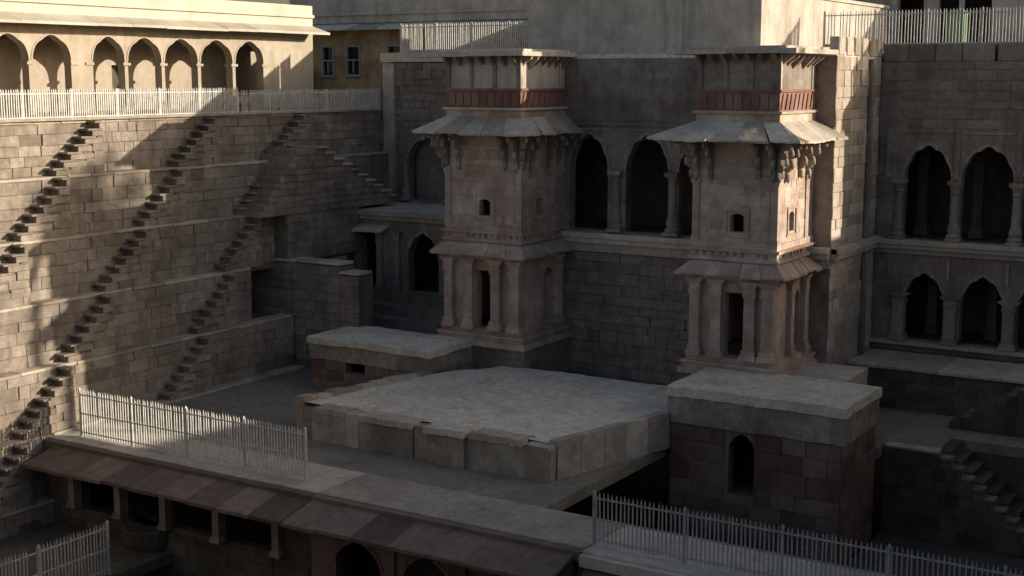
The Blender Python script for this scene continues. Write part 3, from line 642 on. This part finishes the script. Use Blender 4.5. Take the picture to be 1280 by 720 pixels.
t = thing('stone_chamber', (-18,47,-15.5), 'right flat-roofed chamber with red lower walls and an arched doorway', 'stone building', 'flat-roofed chambers')
awall('front_wall','redstone',t,'-Y',45.2,0.5,-21.35,-14.75,-15.5,-9.9,[(-19.0,-18.0,-13.4,-11.7,-11.1,'point')])
for xa in (-15.05,-21.35):
    b = MB(); b.rough_box(xa,xa+0.3,45.2,49.0,-15.5,-9.9,0.04); b.build('side_wall','redstone',t)
b = MB(); b.rough_box(-21.42,-14.68,45.1,49.05,-10.98,-9.95,0.05,0.2); b.build('plaster_band','oldplaster',t)
masonry(t,'-Y',45.2,-21.35,-14.77,-15.4,-11.0,0.6,(0.9,1.3,1.7),'redstone',((-19.15,-17.85,-13.5,-11.0),),74,0.03)
masonry(t,'+X',-14.75,45.2,48.98,-15.4,-11.0,0.6,(0.9,1.3),'redstone',(),75,0.03)
b = MB(); b.rough_box(-21.48,-14.62,45.04,49.15,-9.98,-9.62,0.045,0.2); b.build('roof','roofcem',t)
room('inside','dark',t,'-Y',45.7,2.6,-21,-15.1,-13.4,-10)
b = MB(); b.rough_box(-21.3,-16.4,49.2,53.2,-12,-9.85,0.04,0.5); b.build('rear_landing','slab',t)

t = thing('temple_roof', (-28,44,-12), 'broad weathered flat roof of rough lime slabs in the centre', 'roof')
b = MB()
poly = [(-34.2,39.6),(-22.75,39.7),(-21.3,45.1),(-21.55,49.2),(-31.3,49.3),(-32.8,46.2)]
# top as a noisy sheet clipped to the outline by interpolation between its left and right edges
nu, nv = 36, 28; ys = [39.3+(49.3-39.3)*j/nv for j in range(nv+1)]
def le(y): return -34.25+(y-39.3)*0.2 if y < 46 else -32.9+(y-46)*0.5
def ri(y): return -22.85+(y-39.3)*0.26 if y < 45.1 else -21.35
V = []
for y in ys:
    for i in range(nu+1):
        x = le(y)+(ri(y)-le(y))*i/nu; p = Vector((x,y,0))
        V.append((x,y,-10.72+noise.noise(p*0.5)*0.06+noise.noise(p*1.9)*0.035+noise.noise(p*5.1)*0.015))
b.add(V, [(j*(nu+1)+i, j*(nu+1)+i+1, (j+1)*(nu+1)+i+1, (j+1)*(nu+1)+i) for j in range(nv) for i in range(nu)])
b.build('roof_surface','roofcem',t)
b = MB(); b.prism([(le(39.3),39.3),(ri(39.3),39.3),(ri(45.1),45.1),(ri(49.3),49.3),(le(49.3),49.3),(le(46),46)],-12,-10.86); b.build('wall','fblock',t)
# front slabs broken into tongues, each its own piece
xs = [(-33.3,-31.75,38.75),(-31.15,-28.55,38.6),(-28.0,-26.25,38.55),(-26.1,-23.9,38.7)]
b = MB(); b.rough_box(-33.45,-22.85,38.85,39.5,-12,-10.9,0.035,0.3); b.build('front_wall','oldplaster',t)
for i,(xa,xb,yf) in enumerate(xs):
    b = MB(); b.prism(jag([(xa,yf),(xb,yf),(xb,39.6),(xa,39.6)],0.22,0.13,i+30),-10.90,-10.68+0.012*i); b.build('roof_slab','slab',t)
    b = MB(); b.rough_box(xa+0.06,xb-0.06,yf+0.16,39.0,-12,-10.92,0.03,0.3); b.build('wall_pier','oldplaster',t)
for i,(xa,xb) in enumerate(((-31.75,-31.15),(-28.55,-28.0),(-23.85,-22.9))):
    b = MB(); b.rough_box(xa,xb,38.80,39.55,-12,-10.72-0.03*i,0.03,0.25); b.build('pale_pier','ledge',t)
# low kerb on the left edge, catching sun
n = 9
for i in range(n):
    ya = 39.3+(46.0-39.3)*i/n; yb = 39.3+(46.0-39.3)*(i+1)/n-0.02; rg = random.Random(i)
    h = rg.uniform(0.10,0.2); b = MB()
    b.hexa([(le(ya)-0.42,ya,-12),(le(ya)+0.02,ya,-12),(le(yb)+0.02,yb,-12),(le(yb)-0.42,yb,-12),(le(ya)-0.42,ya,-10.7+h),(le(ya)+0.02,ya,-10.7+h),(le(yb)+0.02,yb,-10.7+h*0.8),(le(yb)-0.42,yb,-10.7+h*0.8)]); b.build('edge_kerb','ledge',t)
for i in range(5):
    ya = 39.3+(45.0-39.3)*i/5; yb = 39.3+(45.0-39.3)*(i+1)/5-0.02
    b = MB(); b.hexa([(ri(ya)-0.3,ya,-12),(ri(ya)+0.05,ya,-12),(ri(yb)+0.05,yb,-12),(ri(yb)-0.3,yb,-12),(ri(ya)-0.3,ya,-10.62),(ri(ya)+0.05,ya,-10.62),(ri(yb)+0.05,yb,-10.62),(ri(yb)-0.3,yb,-10.62)]); b.build('edge_kerb','slab',t)

# ================================================================== FRONT GALLERY AND BAY
t = thing('gallery', (-36,33.6,-16), 'lower left gallery with a long brown slab eave over dark openings', 'gallery')
b = MB(); b.box(-42.6,-28.9,33.75,36.4,-12.3,-12.0); b.build('deck','slab',t)
b = MB(); b.box(-42.4,-28.9,33.45,33.75,-12.34,-12.04); b.build('deck_edge','brown',t)
n = 9
for i in range(n):
    xa = -41.6+i*(12.7/n); xb = xa+12.7/n-0.02; rg = random.Random(i+90); d = rg.uniform(-0.03,0.03)
    b = MB(); b.hexa([(xa,33.5,-12.25),(xb,33.5,-12.25),(xb+0.0,31.9+d,-12.62+d),(xa,31.9+d,-12.62+d),(xa,33.5,-12.15),(xb,33.5,-12.15),(xb,31.9+d,-12.50+d),(xa,31.9+d,-12.50+d)]); b.build('eave_slab','brown',t)
gop = [(-40.2,-38.3,-14.4,-12.9,-12.75,'flat'),(-37.7,-35.9,-14.4,-12.9,-12.75,'flat'),(-35.4,-33.3,-14.3,-12.9,-12.75,'flat'),(-32.8,-30.6,-14.3,-12.9,-12.75,'flat')]
awall('front_wall','damp',t,'-Y',33.4,0.4,-42.3,-28.9,-18,-12.3,gop)
room('inside','dark',t,'-Y',33.8,2.4,-42,-29,-14.6,-12.35)
for x in (-40.5,-38.0,-35.65,-33.05,-30.3): column(t,x,33.3,-14.35,-12.6,0.15,'carve',True,'pillar')
b = MB(); b.lathe(-36.6,33.4,[(0.3,-16.0),(0.75,-15.4),(0.95,-14.9),(1.0,-14.45),(0.92,-14.4)],20); b.build('rounded_balcony','damp',t)
masonry(t,'-Y',33.4,-42.2,-29.0,-17.5,-14.45,0.5,(0.8,1.1,1.4),'damp',(),80,0.03)

t = thing('arched_bay', (-24,33.4,-18), 'reddish wall at the bottom centre with dark rounded arches', 'stone building')
bop = [(-27.85,-26.0,-17,-14.1,-13.25,'point'),(-25.05,-23.25,-17,-14.1,-13.25,'point'),(-22.3,-20.5,-17,-14.1,-13.25,'point')]
awall('front_wall','redstone',t,'-Y',33.4,0.4,-28.89,-18.9,-18,-12.3,bop)
for o_ in bop: arch_trim(t,'-Y',33.4,o_,0.14,0.04,'redstone')
room('inside','dark',t,'-Y',33.8,2.5,-28.8,-19,-17.2,-12.35)
b = MB(); b.box(-28.89,-18.65,33.75,36.4,-12.3,-12.001); b.build('deck','slab',t)
b = MB(); b.box(-28.89,-18.65,33.45,33.75,-12.34,-12.04); b.build('deck_edge','brown',t)
for i in range(7):
    xa = -28.86+i*1.43; xb = xa+1.41; rg = random.Random(i+190); d = rg.uniform(-0.03,0.03)
    b = MB(); b.hexa([(xa,33.5,-12.25),(xb,33.5,-12.25),(xb,31.9+d,-12.62+d),(xa,31.9+d,-12.62+d),(xa,33.5,-12.15),(xb,33.5,-12.15),(xb,31.9+d,-12.50+d),(xa,31.9+d,-12.50+d)]); b.build('eave_slab','brown',t)
b = MB(); b.box(-18.9,-18.65,33.76,36.4,-18,-12.3); b.build('side_wall','redstone',t)
for x in (-25.5,-22.75):
    b = MB(); b.box(x-0.14,x+0.14,33.28,33.4,-17,-12.6); b.build('pilaster','redstone',t)

t = thing('gallery', (-12,33.6,-16), 'deck of the right gallery under the long railing at lower right', 'gallery')
b = MB(); b.box(-18.6,1,33.5,36.4,-12.3,-12.01); b.build('deck','slab',t)
b = MB(); b.box(-18.6,1,33.3,33.5,-12.42,-12.08); b.build('deck_edge','slab',t)
for i in range(9):
    xa = -18.4+i*2.1; xb = xa+2.08; b = MB(); b.hexa([(xa,33.5,-12.55),(xb,33.5,-12.55),(xb,32.2,-12.95),(xa,32.2,-12.95),(xa,33.5,-12.45),(xb,33.5,-12.45),(xb,32.2,-12.85),(xa,32.2,-12.85)]); b.build('eave_slab','brown',t)
b = MB(); b.box(-18.6,1,33.6,34.0,-18,-12.3); b.build('wall','fblock',t)

# ---- right-hand terraces and stairs
t = thing('wing_plinth', (-12,55.6,-12), 'dark raised terrace along the foot of the right wing', 'terrace')
b = MB(); b.box(-18.1,1,55.65,59.4,-12.2,-10.22); b.build('core','mortar',t)
masonry(t,'-Y',55.65,-17.95,-8,-12,-10.35,0.42,(0.7,1.0,1.3),'damp',(),82,0.03)
for i in range(8):
    me = piece_mesh('paving_slab',1.25,3.4,0.16,'slab',0.03,i%3); piece('paving_slab',me,(-18.05+i*1.26,55.5,-10.33+0.006*(i%3)),0,t)
t = thing('descending_stair', (-11,50,-15), 'shadowy stair dropping to the right beyond the right chamber', 'stairs')
for i in range(9):
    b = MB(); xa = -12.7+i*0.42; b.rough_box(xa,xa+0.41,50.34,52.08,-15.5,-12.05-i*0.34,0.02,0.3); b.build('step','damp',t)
t = thing('stair_parapet', (-12.5,49.9,-15.5), 'dark block wall between the right chamber and the dropping stair', 'stone wall')
b = MB(); b.extrude([(-14.65,49.9,-15.5),(-14.65,49.9,-12.1),(-12.6,49.9,-12.1),(-9.3,49.9,-14.7),(-9.3,49.9,-15.5)],(0,0.42,0)); b.build('wall_core','mortar',t)
z = -15.45; i = 0
while z < -12.3:
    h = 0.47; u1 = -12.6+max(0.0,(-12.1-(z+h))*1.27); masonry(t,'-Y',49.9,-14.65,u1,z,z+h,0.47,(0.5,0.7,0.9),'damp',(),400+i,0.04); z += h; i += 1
for i in range(2):
    me = piece_mesh('coping_stone',1.0,0.55,0.1,'slab',0.03,i); piece('coping_stone',me,(-14.65+i*1.02,49.82,-12.09),0,t)
for i in range(8):
    me = piece_mesh('coping_stone',0.44,0.5,0.14,'fblock',0.03,i%3); piece('coping_stone',me,(-12.58+i*0.41,49.82,-12.32-i*0.325),0,t)
t = thing('rising_stair', (-11,54.5,-12), 'dark stair rising to the right against the wing terrace', 'stairs')
for i in range(7):
    b = MB(); xa = -13.2+i*0.42; b.rough_box(xa,xa+0.41 if i < 6 else -6,53.6,55.55,-12,-11.72+i*0.26,0.02,0.3); b.build('step','damp',t)

# ================================================================== RIM: ARCADE AND HOUSES
t = thing('rim_arcade', (-49.5,45,0), 'cream arcade of cusped arches behind the railing at upper left', 'arcade')
XA = -49.5
px = [34.9,37.3,39.55,42.35,44.95,47.25,49.65,52.1,54.4]; hw = [0.19]*9; hw[3] = 0.62
ar = []
for i in range(8): ar.append((px[i]+hw[i]*0.55 if hw[i] < 0.3 else px[i]+hw[i], px[i+1]-(hw[i+1]*0.55 if hw[i+1] < 0.3 else hw[i+1]), 0.0, 2.5, 3.6, 'cusp2'))
awall('arch_wall','cream',t,'+X',XA,0.45,30,58.3,0.0,4.3,ar)
for i in range(9):
    y = px[i]; h = hw[i]
    for yc in ((y,) if h < 0.3 else (y-0.42,y+0.42)):
        b = MB(); r = 0.17
        b.box(XA-0.42,XA+0.04,yc-0.21,yc+0.21,0,0.2)
        b.lathe(XA-0.19,yc,[(0.2,0.2),(0.22,0.3),(0.17,0.42),(0.19,0.5),(0.165,0.6),(0.14,2.05),(0.18,2.1),(0.15,2.16),(0.21,2.3)],14)
        b.box(XA-0.46,XA+0.06,yc-0.23,yc+0.23,2.3,2.42); b.build('column','cream',t)
    if h > 0.3:
        b = MB(); b.box(XA-0.3,XA-0.02,y-0.24,y+0.24,0,2.5); b.build('pier','cream',t)
for o_ in ar: arch_trim(t,'+X',XA,o_,0.08,0.025,'cream')
awall('back_wall','cream',t,'+X',XA-3.2,0.3,30,58.9,0,4.3,[(35.7,36.9,0.9,2.3,2.6,'point'),(46.9,48.0,0.1,2.2,2.35,'flat')])
b = MB(); b.box(-52.7,XA-0.45,30,58.9,4.0,4.29); b.build('ceiling','redstone',t)
b = MB(); b.box(-53,-48.9,30,58.9,0.01,0.14); b.build('floor','redstone',t)
b = MB(); b.box(-56.5,-53.02,30,58.9,0,4.5); b.build('rear_rooms','dark',t)
for y in (39.55,47.25,52.1):
    b = MB(); b.box(-52.7,XA-0.45,y-0.2,y+0.2,3.4,4.0); b.build('cross_beam','redstone',t)
y = 30.0; i = 0
while y < 58.2:
    L = min(2.05,58.3-y); rg = random.Random(i+300); d = rg.uniform(-0.025,0.025)
    b = MB(); b.hexa([(XA-0.1,y,4.42),(XA-0.1,y+L-0.015,4.42),(XA+1.25,y+L-0.015,4.02+d),(XA+1.25,y,4.02+d),(XA-0.1,y,4.55),(XA-0.1,y+L-0.015,4.55),(XA+1.25,y+L-0.015,4.14+d),(XA+1.25,y,4.14+d)]); b.build('eave_slab','eave',t); y += L; i += 1
b = MB(); b.box(XA-0.5,XA+0.02,30,58.3,4.3,5.6); b.box(XA-0.5,XA+0.16,30,58.3,4.95,5.1); b.build('parapet','eave',t)
b = MB(); b.box(-56.5,XA-0.5,30,58.9,4.5,4.7); b.build('roof','roofcem',t)

t = thing('corner_house', (-50,62,0), 'faded yellow house in the upper left corner with small barred windows', 'building')
wins = [(-53.6,-52.75,1.9,3.5,3.6,'flat'),(-51.75,-50.75,1.95,3.5,3.6,'flat'),(-48.7,-47.6,2.0,3.5,3.6,'flat'),(-44.5,-43.4,2.0,3.5,3.6,'flat')]
awall('wall','yellow',t,'-Y',64,0.35,-56,-35,0,4.6,wins)
for (a,c,s_,p_,q_,kk) in wins:
    b = MB()
    for (xa,xb,za,zb) in ((a-0.05,a+0.06,s_-0.05,q_+0.05),(c-0.06,c+0.05,s_-0.05,q_+0.05),(a+0.06,c-0.06,q_-0.07,q_+0.05),(a+0.06,c-0.06,(s_+q_)/2-0.04,(s_+q_)/2+0.04),((a+c)/2-0.03,(a+c)/2+0.03,s_+0.06,(s_+q_)/2-0.05)): b.box(xa,xb,63.95,64.05,za,zb)
    b.box(a-0.12,c+0.12,63.86,64.02,s_-0.16,s_-0.05); wf = b.build('window','frame',t)
    b = MB(); b.box(a+0.002,c-0.002,64.22,64.26,s_+0.002,q_-0.002); b.build('pane','pane',wf)
room('inside','dark',t,'-Y',64.36,3,-55.9,-35.1,0.1,4.5)
for i in range(9):
    xa = -55+i*2.2; b = MB(); b.hexa([(xa,64.1,4.75),(xa+2.18,64.1,4.75),(xa+2.18,62.7,4.45),(xa,62.7,4.45),(xa,64.1,4.9),(xa+2.18,64.1,4.9),(xa+2.18,62.7,4.57),(xa,62.7,4.57)]); b.build('eave_slab','slab',t)
b = MB(); b.box(-56,-35,63.9,70,4.9,6.4); b.box(-56,-35,63.75,64.1,5.35,5.5); b.build('upper_wall','plaster',t)
b = MB(); b.box(-55.5,-54.2,62.2,63.9,0,2.2); b.build('side_buttress','redstone',t)

t = thing('rear_house', (-14,76,3), 'dark house behind the railing at upper right with a black doorway', 'building')
awall('wall','plaster',t,'-Y',76,0.4,-26,-6,3.0,7.3,[(-22.6,-21.2,3.2,6,6.2,'flat'),(-20.4,-17.6,3.2,6.2,6.4,'flat'),(-14,-12.5,3.2,6,6.2,'flat')])
room('inside','dark',t,'-Y',76.4,4,-25.9,-6.1,3.05,7.2)
b = MB(); b.box(-26.4,-5.5,74.8,81,7.3,7.5); b.build('roof','slab',t)
b = MB(); b.box(-21.9,-6,66.1,80,2.9,3.02); b.build('roof_terrace','roofcem',t)
for x in (-22.5,-18.9,-15.2,-11.5):
    b = MB(); b.box(x-0.12,x+0.12,74.85,75.1,3.02,7.3); b.build('veranda_post','plaster',t)
gb = MB(); gb.box(-16.35,-15.6,62.4,63.0,3.02,4.55); gb.frustum((-16.4,-15.55,62.35,63.05),4.55,(-16.2,-15.75,62.5,62.9),4.72)
go = gb.build('storage_bin','green'); tag(go,'small green painted bin behind the upper right railing','bin')

t = thing('added_rim_building', (7,78,0), 'low cream building added on the far right rim, out of the frame, to limit the sun', 'building')  # added, unseen; roof height set to limit sunlight on the tower flank
b = MB(); b.box(4,9,62,95,0,1.7); b.build('wall','cream',t)
b = MB(); b.box(3.6,9.4,61.8,95,1.7,1.9); b.build('roof','eave',t)
t = thing('added_rim_parapet', (4.2,33,0), 'low stone parapet added on the right rim, out of the frame, to set the sun line', 'stone wall')  # added, unseen; kept low so sun reaches the lower court floor
b = MB(); b.box(4,4.4,5,61.7,0,0.25); b.build('wall','sand',t)
b = MB(); b.box(3.95,4.45,5,61.7,0.25,0.35); b.build('coping','ledge',t)
t = thing('shade_caster_tree', (12.2,64.5,0), 'made-up tall tree on the right rim, out of the frame, casting shade on the left wall', 'tree')  # made-up shade caster; crown shaped for dappled shade on the stepped wall
b = MB(); P_ = [((12.2,64.5,0),0.42),((12.2,64.5,5),0.32),((12.2,64.6,9.8),0.26),((12.2,66.2,13.0),0.2),((12.2,68.6,14.6),0.12)]
for (p,r0),(q,r1) in zip(P_,P_[1:]):
    n0 = len(b.v)
    for c_,r_ in ((p,r0),(q,r1)): b.v += [(c_[0]+r_*math.cos(i*math.pi/4), c_[1]+r_*math.sin(i*math.pi/4), c_[2]) for i in range(8)]
    b.f += [(n0+i,n0+(i+1)%8,n0+8+(i+1)%8,n0+8+i) for i in range(8)]
b.build('trunk','damp',t)
b = MB(); rg = random.Random(5)
cl = []
for _ in range(36):
    yy = rg.uniform(66.9,70.9); cl.append((12.2+rg.gauss(0,1.5), yy, rg.uniform(13.5,14.2+(yy-66.6)*0.36), rg.uniform(0.6,0.95)))
for (cx,cy,cz,cr) in cl:
    for _ in range(120):
        v = Vector((rg.gauss(0,1),rg.gauss(0,1),rg.gauss(0,0.8))).normalized()*cr*rg.uniform(0.5,1.0)
        u1 = Vector((rg.gauss(0,1),rg.gauss(0,1),rg.gauss(0,1))).normalized(); u2 = u1.orthogonal().normalized()
        c0 = Vector((cx,cy,cz))+v; b.quad(tuple(c0-u1*0.16),tuple(c0+u2*0.07),tuple(c0+u1*0.16),tuple(c0-u2*0.07))
b.build('crown','leaf',t)
t = thing('stone_bench', (-46.5,48.5,0), 'pinkish stone bench behind the rim railing near the arcade end', 'bench')
b = MB(); b.box(-46.9,-46.2,47.6,49.9,0.5,0.85); b.build('seat','pink',t)
for ya in (47.8,49.4):
    b = MB(); b.box(-46.8,-46.3,ya,ya+0.3,0,0.5); b.build('leg','pink',t)

# ================================================================== RAILINGS
fence('railing','long white picket railing on the rim below the arcade', (-45.3,26), (-45.3,47.8), 0.02, 1.22, 0.115, 2.4, (0.1,0.88), 0.022)
fence('railing','short white picket railing on the rim at the corner house', (-45.35,47.9), (-45.35,58.8), 0.02, 1.1, 0.115, 2.4, (0.1,0.88), 0.02)
fence('railing','white picket railing on the roof left of the grey house block', (-44.2,59.25), (-35.1,59.25), 3.07, 1.45, 0.13, 2.2, (0.08,0.9), 0.026)
fence('railing','grey picket railing along the top of the right wing', (-21.0,59.6), (-9.6,59.6), 3.1, 1.5, 0.135, 2.5, (0.06,0.9), 0.02)
fence('railing','tall picket railing with three rails above the brown eave', (-41.35,34.5), (-30.0,34.5), -12.0, 1.85, 0.135, 3.2, (0.1,0.5,0.9), 0.02, kerb=False)
fence('railing','long picket railing running off at the lower right', (-18.6,34.2), (-1.0,34.2), -12.0, 1.58, 0.135, 3.2, (0.1,0.5,0.9), 0.018, 'fencedark', kerb=False)
fence('railing','picket railing in the bottom left corner', (-35.6,30.6), (-35.6,22.0), -15.2, 1.85, 0.135, 3.2, (0.1,0.5,0.9), 0.02, 'fencedark', kerb=False)
b = MB(); b.box(-42.0,-35.4,18,33.3,-15.6,-15.2); struct(b.build('lower_landing','damp'))
